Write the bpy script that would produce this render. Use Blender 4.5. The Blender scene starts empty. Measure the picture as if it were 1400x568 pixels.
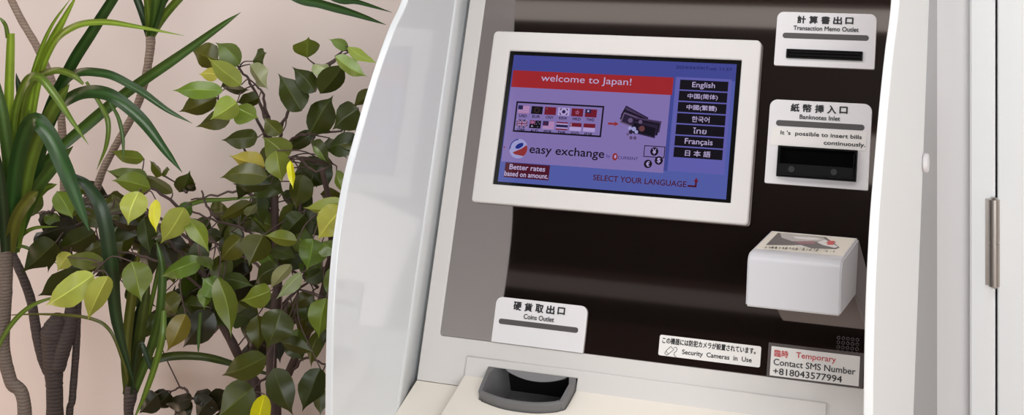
import bpy, bmesh, math, random
from mathutils import Vector, Matrix
random.seed(7)
SC = bpy.context.scene
COL = SC.collection
V = Vector

# ------------------------------------------------------------------ camera geometry
F_PX, CX, CY = 1944.78, 700.0, -122.4
YAW, TILT = math.radians(22.4544), math.radians(19.2319)
CAM = V((0.5507, -1.6618, 1.501))
P0 = V((0, 0, 1.24))                       # centre of the screen glass, on the panel plane
EX = V((1, 0, 0)); EV = V((0, math.sin(TILT), math.cos(TILT))); EN = EX.cross(EV)
CR = V((math.cos(YAW), math.sin(YAW), 0)); CF = V((-math.sin(YAW), math.cos(YAW), 0))

def at(x, y, Y):                            # a point seen at pixel x, y that stands at depth Y
    r = CR * ((x - CX) / F_PX) - V((0, 0, 1)) * ((y - CY) / F_PX) + CF
    return CAM + r * ((Y - CAM.y) / r.y)

# ------------------------------------------------------------------ materials
def srgb(r, g, b):
    f = lambda c: (c / 255 / 12.92) if c / 255 <= .04045 else ((c / 255 + .055) / 1.055) ** 2.4
    return (f(r), f(g), f(b), 1)

def mat(name, col, rough=.5, metal=0, ior=1.5, coat=0, coat_r=.05, bump=0, bscale=200, emit=None, es=1, var=0, vscale=5):
    m = bpy.data.materials.new(name); m.use_nodes = True
    nt = m.node_tree; b = nt.nodes['Principled BSDF']
    b.inputs['Base Color'].default_value = col
    b.inputs['Roughness'].default_value = rough
    b.inputs['Metallic'].default_value = metal
    b.inputs['IOR'].default_value = ior
    b.inputs['Coat Weight'].default_value = coat
    b.inputs['Coat Roughness'].default_value = coat_r
    if emit:
        b.inputs['Emission Color'].default_value = emit
        b.inputs['Emission Strength'].default_value = es
    if bump or var:
        tc = nt.nodes.new('ShaderNodeTexCoord'); no = nt.nodes.new('ShaderNodeTexNoise')
        no.inputs['Scale'].default_value = bscale; no.inputs['Detail'].default_value = 4
        nt.links.new(tc.outputs['Object'], no.inputs['Vector'])
        if bump:
            bp = nt.nodes.new('ShaderNodeBump'); bp.inputs['Strength'].default_value = bump
            bp.inputs['Distance'].default_value = .001
            nt.links.new(no.outputs['Fac'], bp.inputs['Height']); nt.links.new(bp.outputs['Normal'], b.inputs['Normal'])
        if var:
            n2 = nt.nodes.new('ShaderNodeTexNoise'); n2.inputs['Scale'].default_value = vscale
            nt.links.new(tc.outputs['Object'], n2.inputs['Vector'])
            mr = nt.nodes.new('ShaderNodeMapRange')
            mr.inputs['To Min'].default_value = 1 - var; mr.inputs['To Max'].default_value = 1 + var
            nt.links.new(n2.outputs['Fac'], mr.inputs['Value'])
            mx = nt.nodes.new('ShaderNodeVectorMath'); mx.operation = 'SCALE'
            mx.inputs[0].default_value = col[:3]
            nt.links.new(mr.outputs['Result'], mx.inputs['Scale']); nt.links.new(mx.outputs['Vector'], b.inputs['Base Color'])
    return m

def screen_mat(name, r, g, b):              # a colour shown by the display, behind its glass
    return mat(name, (0.004, 0.004, 0.006, 1), .12, emit=srgb(r, g, b), es=1.0)

M = dict(
    frame=mat('warm_white_plastic', srgb(213, 207, 203), .42, bump=.08, bscale=900),
    shelf=mat('cream_plastic', srgb(240, 231, 219), .45, bump=.08, bscale=900),
    bezel=mat('bezel_plastic', srgb(220, 214, 211), .4, bump=.05, bscale=900),
    plate=mat('white_plate', srgb(228, 223, 224), .35),
    cover=mat('pale_grey_cover', srgb(206, 203, 206), .3),
    side=mat('gloss_white_acrylic', srgb(228, 230, 232), .35, coat=.6, coat_r=.04),
    side_matt=mat('satin_white_acrylic', srgb(248, 248, 248), .55),
    body=mat('grey_body_panel', srgb(134, 131, 131), .35, coat=.4, coat_r=.1),
    glass=mat('black_mirror_panel', (0.008, 0.0055, 0.005, 1), .035, ior=3.9),
    black=mat('black_plastic', (0.008, 0.008, 0.008, 1), .25),
    gloss_black=mat('gloss_black_plastic', (0.006, 0.006, 0.006, 1), .12),
    dark=mat('dark_grey_bar', srgb(84, 79, 79), .4),
    tray=mat('dark_grey_tray', srgb(112, 110, 110), .45, bump=.15, bscale=1200),
    ink=mat('black_ink', (0.012, 0.011, 0.012, 1), .5),
    red_ink=mat('red_ink', srgb(196, 60, 66), .5),
    sleeve=mat('clear_sleeve', srgb(92, 84, 82), .25, coat=.5),
    sticker=mat('white_sticker', srgb(232, 226, 222), .4),
    cream_label=mat('cream_label', srgb(238, 228, 212), .4),
    photo_grey=mat('printed_grey', srgb(95, 88, 86), .4),
    photo_light=mat('printed_light_grey', srgb(190, 182, 176), .4),
    photo_pink=mat('printed_pink', srgb(150, 100, 104), .4),
    photo_red=mat('printed_red', srgb(205, 50, 50), .4),
    metal=mat('brushed_steel', srgb(190, 182, 176), .28, metal=1),
    screw=mat('dark_screw', srgb(70, 70, 72), .35, metal=.6),
    wall=mat('painted_wall', srgb(234, 219, 213), .7, bump=.1, bscale=300, var=.02, vscale=2),
    door=mat('white_door', srgb(250, 250, 250), .4, bump=.05, bscale=300),
    jamb=mat('white_jamb', srgb(251, 251, 251), .35, bump=.05, bscale=300),
    pillar=mat('gloss_grey_panel', srgb(240, 236, 236), .3, coat=.5, coat_r=.08),
    gap=mat('door_gap', (0.003, 0.003, 0.003, 1), .8),
    floor=mat('warm_wood_floor', srgb(168, 130, 100), .45, var=.1, vscale=3),
    ceiling=mat('dark_ceiling', srgb(46, 38, 36), .8, var=.2, vscale=2),
    darkwall=mat('dark_brown_wall', srgb(96, 80, 74), .7, var=.2, vscale=2),
    lightwall=mat('light_side_wall', srgb(225, 220, 216), .7),
    pot=mat('glazed_pot', srgb(120, 100, 86), .3, var=.1, vscale=20),
    soil=mat('potting_soil', srgb(60, 45, 35), .95, bump=1, bscale=80),
)
SM = dict(
    blue=screen_mat('display_blue', 62, 68, 140), blue2=screen_mat('display_light_blue', 78, 88, 158),
    panel=screen_mat('display_pale_blue', 92, 90, 164),
    white=screen_mat('display_lilac_white', 124, 108, 166), red=screen_mat('display_red', 150, 34, 38),
    text=screen_mat('display_white_text', 176, 162, 200), black=screen_mat('display_black', 12, 8, 20),
    btn=screen_mat('display_button', 14, 9, 16), maroon=screen_mat('display_maroon', 72, 16, 34),
    dred=screen_mat('display_dark_red', 104, 20, 36), navy=screen_mat('display_navy', 26, 26, 78),
    pale=screen_mat('display_pale', 168, 150, 200), gold=screen_mat('display_gold', 120, 84, 60),
    pink=screen_mat('display_pink', 164, 96, 132), fblue=screen_mat('display_flag_blue', 34, 30, 70),
    dnote=screen_mat('display_note_dark', 38, 28, 52), mnote=screen_mat('display_note_mid', 66, 50, 84),
    lnote=screen_mat('display_note_light', 96, 78, 110), brown=screen_mat('display_coin_brown', 96, 56, 60),
    date=screen_mat('display_date', 34, 34, 92), lblue=screen_mat('display_logo_blue', 24, 38, 120),
    lred=screen_mat('display_logo_red', 134, 44, 46), lgrey=screen_mat('display_logo_grey', 150, 148, 196),
)

# ------------------------------------------------------------------ helpers
def link(name, me, m, parent=None):
    o = bpy.data.objects.new(name, me); COL.objects.link(o)
    for x in (m if isinstance(m, (list, tuple)) else [m]):
        if x: me.materials.append(x)
    if parent:
        o.parent = parent
        o.matrix_parent_inverse = Matrix.Translation(-ROOTLOC.get(parent.name, V((0, 0, 0))))
    return o

ROOTLOC = {}
def thing(name, loc, label, cat, group=None):
    o = bpy.data.objects.new(name, None); COL.objects.link(o); o.location = loc
    o.empty_display_size = .1
    o['label'] = label; o['category'] = cat
    if group: o['group'] = group
    ROOTLOC[o.name] = V(loc)
    return o

def structure(o, label=None):
    o['kind'] = 'structure'
    if label: o['label'] = label
    return o

class Frame:
    def __init__(s, o, x, y):
        s.o, s.x, s.y = V(o), V(x).normalized(), V(y).normalized(); s.n = s.x.cross(s.y)
    def p(s, a, b, c=0): return s.o + s.x * a + s.y * b + s.n * c
    def mtx(s, c=0):
        m = Matrix((s.x, s.y, s.n)).transposed().to_4x4(); m.translation = s.o + s.n * c; return m

PAN = Frame(P0, EX, EV)
SIDE_L = Frame((0, 0, 0), (0, 1, 0), (0, 0, 1))      # a = Y, b = Z, normal +X

def rrect(a0, a1, b0, b1, r, n=6):
    if b0 > b1: b0, b1 = b1, b0
    if not isinstance(r, (tuple, list)): r = (r,) * 4      # tl tr br bl
    pts = []
    for (cx, cy, sx, sy, rr, a) in ((a0, b1, 1, -1, r[0], 180), (a1, b1, -1, -1, r[1], 90), (a1, b0, -1, 1, r[2], 0), (a0, b0, 1, 1, r[3], -90)):
        if rr <= 0: pts.append((cx, cy)); continue
        ox, oy = cx + sx * rr, cy + sy * rr
        for i in range(n + 1):
            t = math.radians(a - 90 * i / n); pts.append((ox + rr * math.cos(t), oy + rr * math.sin(t)))
    return pts

def plate_mesh(outlines, fr, w0, w1, bev=0, res=2):
    c = bpy.data.curves.new('c', 'CURVE'); c.dimensions = '2D'; c.fill_mode = 'BOTH'
    h = abs(w1 - w0); bev = min(bev, h * .49)
    c.extrude = h / 2 - bev; c.bevel_depth = bev; c.bevel_resolution = res; c.offset = -bev
    for ol in outlines:
        s = c.splines.new('POLY'); s.points.add(len(ol) - 1); s.use_cyclic_u = True
        for i, p in enumerate(ol): s.points[i].co = (p[0], p[1], 0, 1)
    o = bpy.data.objects.new('c', c); COL.objects.link(o)
    bpy.context.view_layer.update()
    me = bpy.data.meshes.new_from_object(o.evaluated_get(bpy.context.evaluated_depsgraph_get()))
    bpy.data.objects.remove(o); bpy.data.curves.remove(c)
    me.transform(fr.mtx((w0 + w1) / 2)); me.update()
    return me

def plate(name, outlines, fr, w0, w1, m, parent, bev=0, res=2):
    return link(name, plate_mesh(outlines, fr, w0, w1, bev, res), m, parent)

def text_mesh(s, box, fr, w, bold=0, keep=False):
    c = bpy.data.curves.new('t', 'FONT'); c.body = s; c.size = 1; c.resolution_u = 4
    o = bpy.data.objects.new('t', c); COL.objects.link(o)
    bpy.context.view_layer.update()
    me = bpy.data.meshes.new_from_object(o.evaluated_get(bpy.context.evaluated_depsgraph_get()))
    bpy.data.objects.remove(o); bpy.data.curves.remove(c)
    xs = [v.co.x for v in me.vertices]; ys = [v.co.y for v in me.vertices]
    a0, a1, b0, b1 = box
    sx = (a1 - a0) / (max(xs) - min(xs)); sy = (b1 - b0) / (max(ys) - min(ys))
    me.transform(Matrix.Translation((a0, b0, 0)) @ Matrix.Diagonal((sx, sy, 1, 1)) @ Matrix.Translation((-min(xs), -min(ys), 0)))
    bm = bmesh.new()
    offs = [(0, 0)] if not bold else [(-bold, 0), (bold, 0), (0, bold), (0, -bold), (0, 0)]
    for i, (dx, dy) in enumerate(offs):
        m2 = me.copy(); m2.transform(fr.mtx(w + i * 3e-6) @ Matrix.Translation((dx, dy, 0))); bm.from_mesh(m2); bpy.data.meshes.remove(m2)
    bm.to_mesh(me); bm.free(); me.materials.clear()
    return me

class Flat:
    """a flat print: coloured shapes and letters in one mesh"""
    def __init__(s, fr, w): s.bm = bmesh.new(); s.fr = fr; s.w = w; s.mats = []; s.k = 0
    def mi(s, m):
        if m not in s.mats: s.mats.append(m)
        return s.mats.index(m)
    def poly(s, pts, m, up=True):
        if up: s.k += 1
        vs = [s.bm.verts.new(s.fr.p(a, b, s.w + s.k * 4e-5)) for a, b in pts]
        f = s.bm.faces.new(vs); f.material_index = s.mi(m); f.normal_update()
        if f.normal.dot(s.fr.n) < 0: f.normal_flip()
    def rect(s, a0, a1, b0, b1, m, up=True): s.poly([(a0, b0), (a1, b0), (a1, b1), (a0, b1)], m, up)
    def disc(s, a, b, r, m, n=20, ry=None, rot=0):
        ry = ry or r; c, q = math.cos(rot), math.sin(rot)
        s.poly([(a + r * math.cos(t) * c - ry * math.sin(t) * q, b + r * math.cos(t) * q + ry * math.sin(t) * c) for t in [i * 2 * math.pi / n for i in range(n)]], m)
    def line(s, pts, wd, m):
        s.k += 1
        for (x0, y0), (x1, y1) in zip(pts, pts[1:]):
            d = V((x1 - x0, y1 - y0)); 
            if d.length == 0: continue
            d.normalize(); q = V((-d.y, d.x)) * wd / 2; e = d * wd * .3
            s.poly([(x0 - q.x - e.x, y0 - q.y - e.y), (x1 - q.x + e.x, y1 - q.y + e.y), (x1 + q.x + e.x, y1 + q.y + e.y), (x0 + q.x - e.x, y0 + q.y - e.y)], m, False)
    def text(s, t, box, m, bold=0):
        s.k += 2
        me = text_mesh(t, box, s.fr, s.w + s.k * 4e-5, bold); i = s.mi(m)
        n0 = len(s.bm.faces); s.bm.from_mesh(me); s.bm.faces.ensure_lookup_table()
        for f in s.bm.faces[n0:]: f.material_index = i
        bpy.data.meshes.remove(me)
    def build(s, name, parent):
        me = bpy.data.meshes.new(name); s.bm.to_mesh(me); s.bm.free()
        return link(name, me, s.mats, parent)

def bm_obj(name, bm, m, parent=None, smooth=False):
    bmesh.ops.recalc_face_normals(bm, faces=bm.faces[:])
    me = bpy.data.meshes.new(name); bm.to_mesh(me); bm.free()
    if smooth:
        for p in me.polygons: p.use_smooth = True
    return link(name, me, m, parent)

def box_bm(bm, lo, hi):
    lo, hi = V(lo), V(hi); c = (lo + hi) / 2; d = hi - lo
    bmesh.ops.create_cube(bm, size=1, matrix=Matrix.Translation(c) @ Matrix.Diagonal((d.x, d.y, d.z, 1)))
    return bm

def box(name, lo, hi, m, parent=None, bev=0):
    bm = box_bm(bmesh.new(), lo, hi)
    if bev: bmesh.ops.bevel(bm, geom=bm.edges[:], offset=bev, segments=3, affect='EDGES')
    return bm_obj(name, bm, m, parent)

def prism_x(name, prof, x0, x1, m, parent, bev=0):
    bm = bmesh.new()
    a = [bm.verts.new((x0, y, z)) for y, z in prof]; b = [bm.verts.new((x1, y, z)) for y, z in prof]
    bm.faces.new(a); bm.faces.new(b[::-1])
    for i in range(len(prof)):
        j = (i + 1) % len(prof); bm.faces.new((a[i], b[i], b[j], a[j]))
    bmesh.ops.recalc_face_normals(bm, faces=bm.faces[:])
    if bev: bmesh.ops.bevel(bm, geom=bm.edges[:], offset=bev, segments=3, affect='EDGES')
    return bm_obj(name, bm, m, parent)

def cyl(bm, p0, p1, r, seg=24, r2=None):
    p0, p1 = V(p0), V(p1); d = p1 - p0
    q = d.to_track_quat('Z', 'Y').to_matrix().to_4x4()
    bmesh.ops.create_cone(bm, cap_ends=True, segments=seg, radius1=r, radius2=r if r2 is None else r2, depth=d.length,
                          matrix=Matrix.Translation((p0 + p1) / 2) @ q)

# ------------------------------------------------------------------ the setting
WY = .38
def slab(name, lo, hi, m, label): return structure(box(name, lo, hi, m), label)
slab('floor', (-2.3, -4.7, -.1), (2.1, WY + .1, 0), M['floor'], 'warm brown floor under the machine and plants')
slab('ceiling', (-2.3, -4.7, 2.8), (2.1, WY + .1, 2.9), M['ceiling'], 'dark ceiling')
slab('wall_back', (-2.3, WY, 0), (.40, WY + .1, 2.8), M['wall'], 'pale pinkish beige wall behind the plants')
slab('wall_left', (-2.3, -4.6, 0), (-2.2, WY, 2.8), M['darkwall'], 'dark wall')
slab('wall_right', (2.0, -4.6, 0), (2.1, WY, 2.8), M['lightwall'], 'light wall')
slab('wall_front', (-2.2, -4.7, 0), (2.0, -4.6, 2.8), M['darkwall'], 'dark wall behind the viewer')
structure(box('trim_1', (.3435, WY - .012, 0), (.391, WY, 2.8), M['pillar']), 'glossy grey panel strip right of the machine')
structure(box('trim_2', (.3885, WY - .03, 0), (.4205, WY + .06, 2.8), M['jamb'], None, .002), 'white door frame upright')
structure(box('wall_recess', (.4205, WY + .012, 0), (2.0, WY + .1, 2.8), M['gap']), 'dark gap behind the door edge')
door = structure(box('door_1', (.4238, WY - .03, .01), (1.25, WY + .01, 2.3), M['door'], None, .0015), 'white flush door at the right edge')
slab('wall_back_right', (1.255, WY - .02, 0), (2.0, WY + .02, 2.8), M['lightwall'], 'light wall beyond the door')
slab('wall_over_door', (.4205, WY - .02, 2.31), (1.255, WY + .02, 2.8), M['lightwall'], 'light wall over the door')
bm = bmesh.new()
hx, hy = .4198, WY - .034
zs = (.9975, 1.0545, 1.0565, 1.1135)
cyl(bm, (hx, hy, zs[0]), (hx, hy, zs[1]), .0074); cyl(bm, (hx, hy, zs[2]), (hx, hy, zs[3]), .0074)
cyl(bm, (hx, hy, zs[1]), (hx, hy, zs[2]), .0062)
cyl(bm, (hx, hy, zs[3]), (hx, hy, zs[3] + .003), .006, r2=.003); cyl(bm, (hx, hy, zs[0] - .003), (hx, hy, zs[0]), .003, r2=.006)
box_bm(bm, (.4085, WY - .0312, zs[0]), (hx, WY - .0296, zs[3]))
h = bm_obj('hinge', bm, M['metal'], door, True); h['label'] = 'brushed steel barrel hinge'
md = h.modifiers.new('e', 'EDGE_SPLIT')

def emitter(name, r, g, b, k): return mat(name, (.02, .02, .02, 1), .6, emit=(r, g, b, 1), es=k)
for k_ in ('gap', 'black', 'gloss_black'):
    M[k_].node_tree.nodes['Principled BSDF'].inputs['Specular IOR Level'].default_value = {'gap': 0, 'black': .25, 'gloss_black': .5}[k_]
M['glass'].node_tree.nodes['Principled BSDF'].inputs['Specular Tint'].default_value = (1, .9, .86, 1)
M['strip'] = emitter('lit_strip', 1, .95, .9, .5); M['strip2'] = emitter('dim_strip', 1, .88, .84, .10); M['tile'] = emitter('dim_glow_tile', 1, .92, .88, .33)
def ceil_glow(lo, hi, m, label):  # glowing surfaces added out of view to put pale bands into the mirror panel
    o = thing('ceiling_glow', ((lo[0] + hi[0]) / 2, (lo[1] + hi[1]) / 2, 2.8), label, 'added glow panel')
    box('housing', (lo[0] - .02, lo[1] - .02, 2.77), (hi[0] + .02, hi[1] + .02, 2.80), M['darkwall'], o)
    box('glow_face', (lo[0], lo[1], 2.762), (hi[0], hi[1], 2.772), m, o)
ceil_glow((-2.15, -2.06), (.9, -1.96), M['strip'], 'long narrow glowing strip, added to be mirrored along the top of the black panel')
ceil_glow((-2.15, -4.22), (1.6, -4.06), M['strip2'], 'dim long glowing strip, added to be mirrored low in the black panel')
ceil_glow((-.20, -3.0), (1.0, -2.68), M['tile'], 'dim glowing tile, added to be mirrored at the right of the black panel')

# ------------------------------------------------------------------ the machine
XL, XR, TH = -.2168, .347, .009
mach = thing('exchange_machine', (.065, .1, 0), 'white currency exchange machine with a tilted black panel and a lit blue touch screen', 'machine')
VB = -.3285                                  # crease where the tilted front meets the shelf
A = PAN.p(0, VB, 0)
sl = math.radians(20.97)
SH = Frame(A, EX, (0, math.cos(sl), math.sin(sl)))    # b points up the slope (towards the back); forward = -b
# inner body
bp = lambda v, w: (PAN.p(0, v, w).y, PAN.p(0, v, w).z)
prism_x('cabinet_body', [bp(.55, -.075), bp(VB - .03, -.075), (A.y - .045, .84), (A.y - .23, .79), (A.y - .23, .0), (WY - .003, 0), (WY - .003, bp(.55, 0)[1])],
        XL + .002, XR - .003, M['body'], mach, 0)
# side panels: curved front edge, slanted rear edge
FC = [(.104, .36), (.140, .24), (.1575, .17), (.1744, .102), (.1963, .0597), (.2146, .0113), (.2267, -.03), (.2385, -.079), (.2465, -.117), (.2492, -.1614), (.2466, -.2084), (.2364, -.2618), (.224, -.307), (.2028, -.3728)]
def spline(pts, n=6, closed=False):
    out = []
    P = [V(p) for p in pts]
    for i in range(len(P) - 1):
        p0 = P[i - 1] if i else P[0] * 2 - P[1]; p1, p2 = P[i], P[i + 1]
        p3 = P[i + 2] if i + 2 < len(P) else P[-1] * 2 - P[-2]
        for k in range(n):
            t = k / n
            out.append(.5 * ((2 * p1) + (p2 - p0) * t + (2 * p0 - 5 * p1 + 4 * p2 - p3) * t * t + (3 * p1 - p0 - 3 * p2 + p3) * t ** 3))
    out.append(P[-1]); return out
def wv(w, v): q = PAN.p(0, v, w); return (q.y, q.z)
prof = [wv(p[0], p[1]) for p in spline(FC)]
prof += [(-.314, .8), (-.31, .5), (-.30, .0), (-.12, 0), (-.12, .75), wv(-.1, -.40), wv(-.1, .36), wv(-.05, .42), wv(.04, .42), wv(.085, .395)]
for x0 in (XL - TH, XR):
    fr = Frame((x0, 0, 0), (0, 1, 0), (0, 0, 1))
    if x0 > 0: plate('side_panel', [prof], fr, 0, TH, M['side_matt'], mach, .0015); continue
    # roll-off and groove added to the left panel to shade it beside the frame
    nf = len(spline(FC))
    front = prof[:nf] + [(-.314, .8), (-.30, 0), (-.12, 0), (-.12, .75), wv(.044, -.40), wv(.044, .42), wv(.085, .395)]
    rear = [wv(-.1, -.40), wv(-.0155, -.40), wv(-.0155, .42), wv(-.1, .42)]
    bm = bmesh.new()
    for pl, bv in ((front, .0015), (rear, 0)):
        me = plate_mesh([pl], fr, 0, TH, bv); bm.from_mesh(me); bpy.data.meshes.remove(me)
    sec = [(0, .0445), (-.0002, .036), (-.0006, .029), (-.0012, .023), (-.0021, .017), (-.0033, .011), (-.0047, .005), (-.0060, -.001), (-.0064, -.004), (-.0064, -.0155), (-.0112, -.0155), (-.0112, .0445)]
    va = [bm.verts.new(PAN.p(XL + x, -.40, w_)) for x, w_ in sec]; vb = [bm.verts.new(PAN.p(XL + x, .42, w_)) for x, w_ in sec]
    bm.faces.new(va); bm.faces.new(vb[::-1])
    for i in range(len(sec)):
        l = (i + 1) % len(sec); f_ = bm.faces.new((va[i], vb[i], vb[l], va[l])); f_.smooth = i < 9
    bm_obj('side_panel', bm, M['side'], mach)['label'] = 'glossy curved side panel left of the screen'
bm = bmesh.new(); kx = XR + TH
ky, kz = .090, 1.2005
cyl(bm, (kx - .004, ky, kz), (kx + .0012, ky, kz), .0085); cyl(bm, (kx + .0008, ky, kz), (kx + .0065, ky, kz), .0115)
bmesh.ops.bevel(bm, geom=[e for e in bm.edges if len(e.link_faces) == 2 and e.calc_face_angle(0) > 1], offset=.001, segments=2, affect='EDGES')
k = bm_obj('lock_cap', bm, M['plate'], mach, False); k['label'] = 'round white cap on the side panel edge'
# front frame ring with the glass in it
GL, GR, GB = -.1945, .3238, -.2735
hole = rrect(GL, GR, GB, .50, .004)
plate('front_frame', [[(XL, .55), (XR, .55), (XR, VB), (-.0118, VB), (-.0112, -.3022), (-.1236, -.3022), (-.1256, VB), (XL, VB)], hole], PAN, -.012, 0, M['frame'], mach, .0012)
plate('glass_panel', [rrect(GL + .0002, GR - .0002, GB + .0002, .4998, .004)], PAN, -.010, -.0006, M['glass'], mach, .0003)
# raised step and shelf
SU0, SU1 = -.1540, .2757
TC = -.0675
tray_out = [(-.1244, 0), (-.1200, -.040), (-.1168, -.0445), (-.1105, -.048), (-.0887, -.0535), (-.068, -.0550), (-.045, -.0535), (-.025, -.0480), (-.0178, -.0435), (-.0140, -.038), (-.0126, 0)]
B = PAN.p(0, -.3158, .004)
BL = Frame(B, EX, SH.y)
stepf = [(SU0, -.3190), (SU0, -.2930), (SU1, -.2930), (SU1, -.3190), (-.0122, -.3190), (-.0112, -.3022), (-.1236, -.3022), (-.1262, -.3190)]
plate('raised_step', [stepf], PAN, -.006, .004, M['frame'], mach, .0018, 3)
# tray lip (arc of the housing hanging over the tray)
arc = [(-.1046, -.3022)] + [(-.1046 + .0815 * t, -.3022 - .0098 * math.sin(math.pi * t) ** .8) for t in [i / 16 for i in range(1, 16)]] + [(-.0231, -.3022)]
arc = [(a, b + (.002 if i in (0, 16) else 0)) for i, (a, b) in enumerate(arc)]
lip = plate('outlet_lip', [arc], PAN, -.004, .0028, M['body'], mach, .0006)
lip['label'] = 'light grey curved lip over the tray'
TR = Frame(PAN.p(0, -.3022, .004), EX, SH.y)      # rim plane of the tray
def offs(pts, d):
    out = []
    for i, (x, y) in enumerate(pts):
        a = V(pts[max(i - 1, 0)]); b = V(pts[min(i + 1, len(pts) - 1)]); t = (b - a).normalized(); nrm = V((-t.y, t.x))
        if i in (0, len(pts) - 1): nrm = V((1 if i == 0 else -1, 0))
        out.append((x + nrm.x * d, y + nrm.y * d))
    return out
def tray_smooth(pts, n=4): return [tuple(p) for p in spline([V(p) for p in pts], n)]
to = tray_smooth(tray_out)
holeS = [(-.1252, .003)] + [(x, y) for x, y in offs(to, -.0010)] + [(-.0118, .003)]
dz = (TR.o - BL.o).dot(BL.n); dyy = (TR.o - BL.o).dot(BL.y)
plate('shelf_block', [[(SU0, -.26), (SU1, -.26), (SU1, .0025), (-.0100, .0025)] + [(x, y + dyy) for x, y in holeS[::-1]][1:-1] + [(-.1275, .0025), (SU0, .0025)]],
      BL, -.0095, 0, M['shelf'], mach, .0015)
lowhole = [(x * .98 + TC * .02, (y + dyy) * .98) for x, y in holeS]
plate('shelf', [[(XL + .0002, -.262), (XR - .0002, -.262), (XR - .0002, .0), (-.005, .0)] + [(x, min(y + dyy, -.001)) for x, y in holeS[::-1]][1:-1] + [(-.130, .0), (XL + .0002, .0)]],
      SH, -.012, -.0002, M['shelf'], mach, .0005)
# the tray itself
bm = bmesh.new()
ti = tray_smooth(offs(tray_out, .0052)); ti[0] = (ti[0][0] + .004, 0); ti[-1] = (ti[-1][0] - .004, 0)
ti_b = [(TC + (x - TC) * .86, y * .86) for x, y in ti]
def ring(pts, w): return [bm.verts.new(TR.p(x, y, w)) for x, y in pts]
bot = ring(to, -.047); rim = ring(to, -.0008); rim2 = ring([(TC + (x - TC) * .992, y * .985) for x, y in to], 0)
inr = ring([(TC + (x - TC) * 1.008, y * 1.015) for x, y in ti], 0); inr2 = ring(ti, -.0012); fl = ring(ti_b, -.046)
rows = [bot, rim, rim2, inr, inr2, fl]
for r0, r1 in zip(rows, rows[1:]):
    for i in range(len(r0) - 1): bm.faces.new((r0[i], r0[i + 1], r1[i + 1], r1[i]))
back = [bm.verts.new(TR.p(x, .035, -.046)) for x in (ti_b[0][0], ti_b[-1][0])]
bm.faces.new(fl + [back[1], back[0]])
bt = [bm.verts.new(TR.p(x, .035, .0)) for x in (ti[0][0], ti[-1][0])]
bm.faces.new((inr2[0], fl[0], back[0], bt[0])); bm.faces.new((inr2[-1], fl[-1], back[1], bt[1]))
o = bm_obj('coin_tray', bm, M['tray'], mach, True); o['label'] = 'dark grey coin tray'
o.modifiers.new('s', 'EDGE_SPLIT').split_angle = math.radians(40)

box('tray_shade_block', (-.135, PAN.p(0, -.30, -.055).y, .915), (-.0, PAN.p(0, -.30, -.030).y, 1.0), M['black'], mach)  # black block added to keep the space behind the tray dark
# ---- screen
BW = .008
bez = [rrect(-.1732, .1752, -.1105, .1090, (.006, .006, .005, .004)), rrect(-.1481, .1534, -.0867, .0838, .001)]
scr = plate('touch_screen', bez, PAN, -.0005, BW, M['bezel'], mach, .0022, 3)
scr['label'] = 'wide touch screen in a white bezel'
g = plate('screen_glass', [rrect(-.150, .155, -.088, .085, 0)], PAN, .001, .0045, M['gloss_black'], scr)
D = Flat(PAN, .0048)
D.rect(-.1421, .1474, -.0828, .0789, SM['blue'])
D.rect(-.1421, .0760, -.0828, -.0545, SM['blue2'])
D.poly([(-.1421, -.0828), (.1474, -.0828), (.1474, .058), (.0735, .060), (.0735, -.055), (-.1421, -.058)], SM['blue2'])
D.rect(-.1410, .0690, -.0575, .0374, SM['white'])
D.rect(.0744, .1430, -.0545, .0600, SM['panel'])
D.build('display', scr)
D = Flat(PAN, .0051)
D.rect(-.1403, .0710, .0372, .0590, SM['red'])
D.text('welcome to Japan!', (-.1010, .0180, .0440, .0553), SM['text'])
D.build('welcome_banner', scr)
D = Flat(PAN, .0051)
D.text('2024/04/09(Tue) 11:57', (.0726, .1425, .0692, .0740), SM['date'], .00008)
D.build('date_lettering', scr)
D = Flat(PAN, .0051)
D.text('SELECT YOUR LANGUAGE', (-.0180, .0985, -.0722, -.0655), SM['maroon'], .00012)
D.line([(.1008, -.0705), (.1100, -.0705), (.1100, -.064)], .0022, SM['maroon'])
D.poly([(.1072, -.0650), (.1128, -.0650), (.1100, -.0600)], SM['dred'])
D.build('screen_lettering', scr)
labels = ['English', '中国(简体)', '中國(繁體)', '한국어', 'ไทย', 'Français', '日本語']
for i, t in enumerate(labels):
    b = Flat(PAN, .0051); v1 = .0569 - i * .01371; v0 = v1 - .0121
    b.rect(.0795, .1391, v0, v1, SM['btn'])
    wdt = {0: .028, 1: .037, 2: .037, 3: .0215, 4: .0165, 5: .034, 6: .031}[i]
    lo = v0 + (.0015 if i in (0, 5) else .0022); hi = v1 - (.0022 if i == 0 else .0028 if i != 5 else .0024)
    if i == 6: t = '日 本 語'
    b.text(t, (.1090 - wdt / 2, .1090 + wdt / 2, lo, hi), SM['text'], .00009)
    b.build('language_button', scr)
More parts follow.
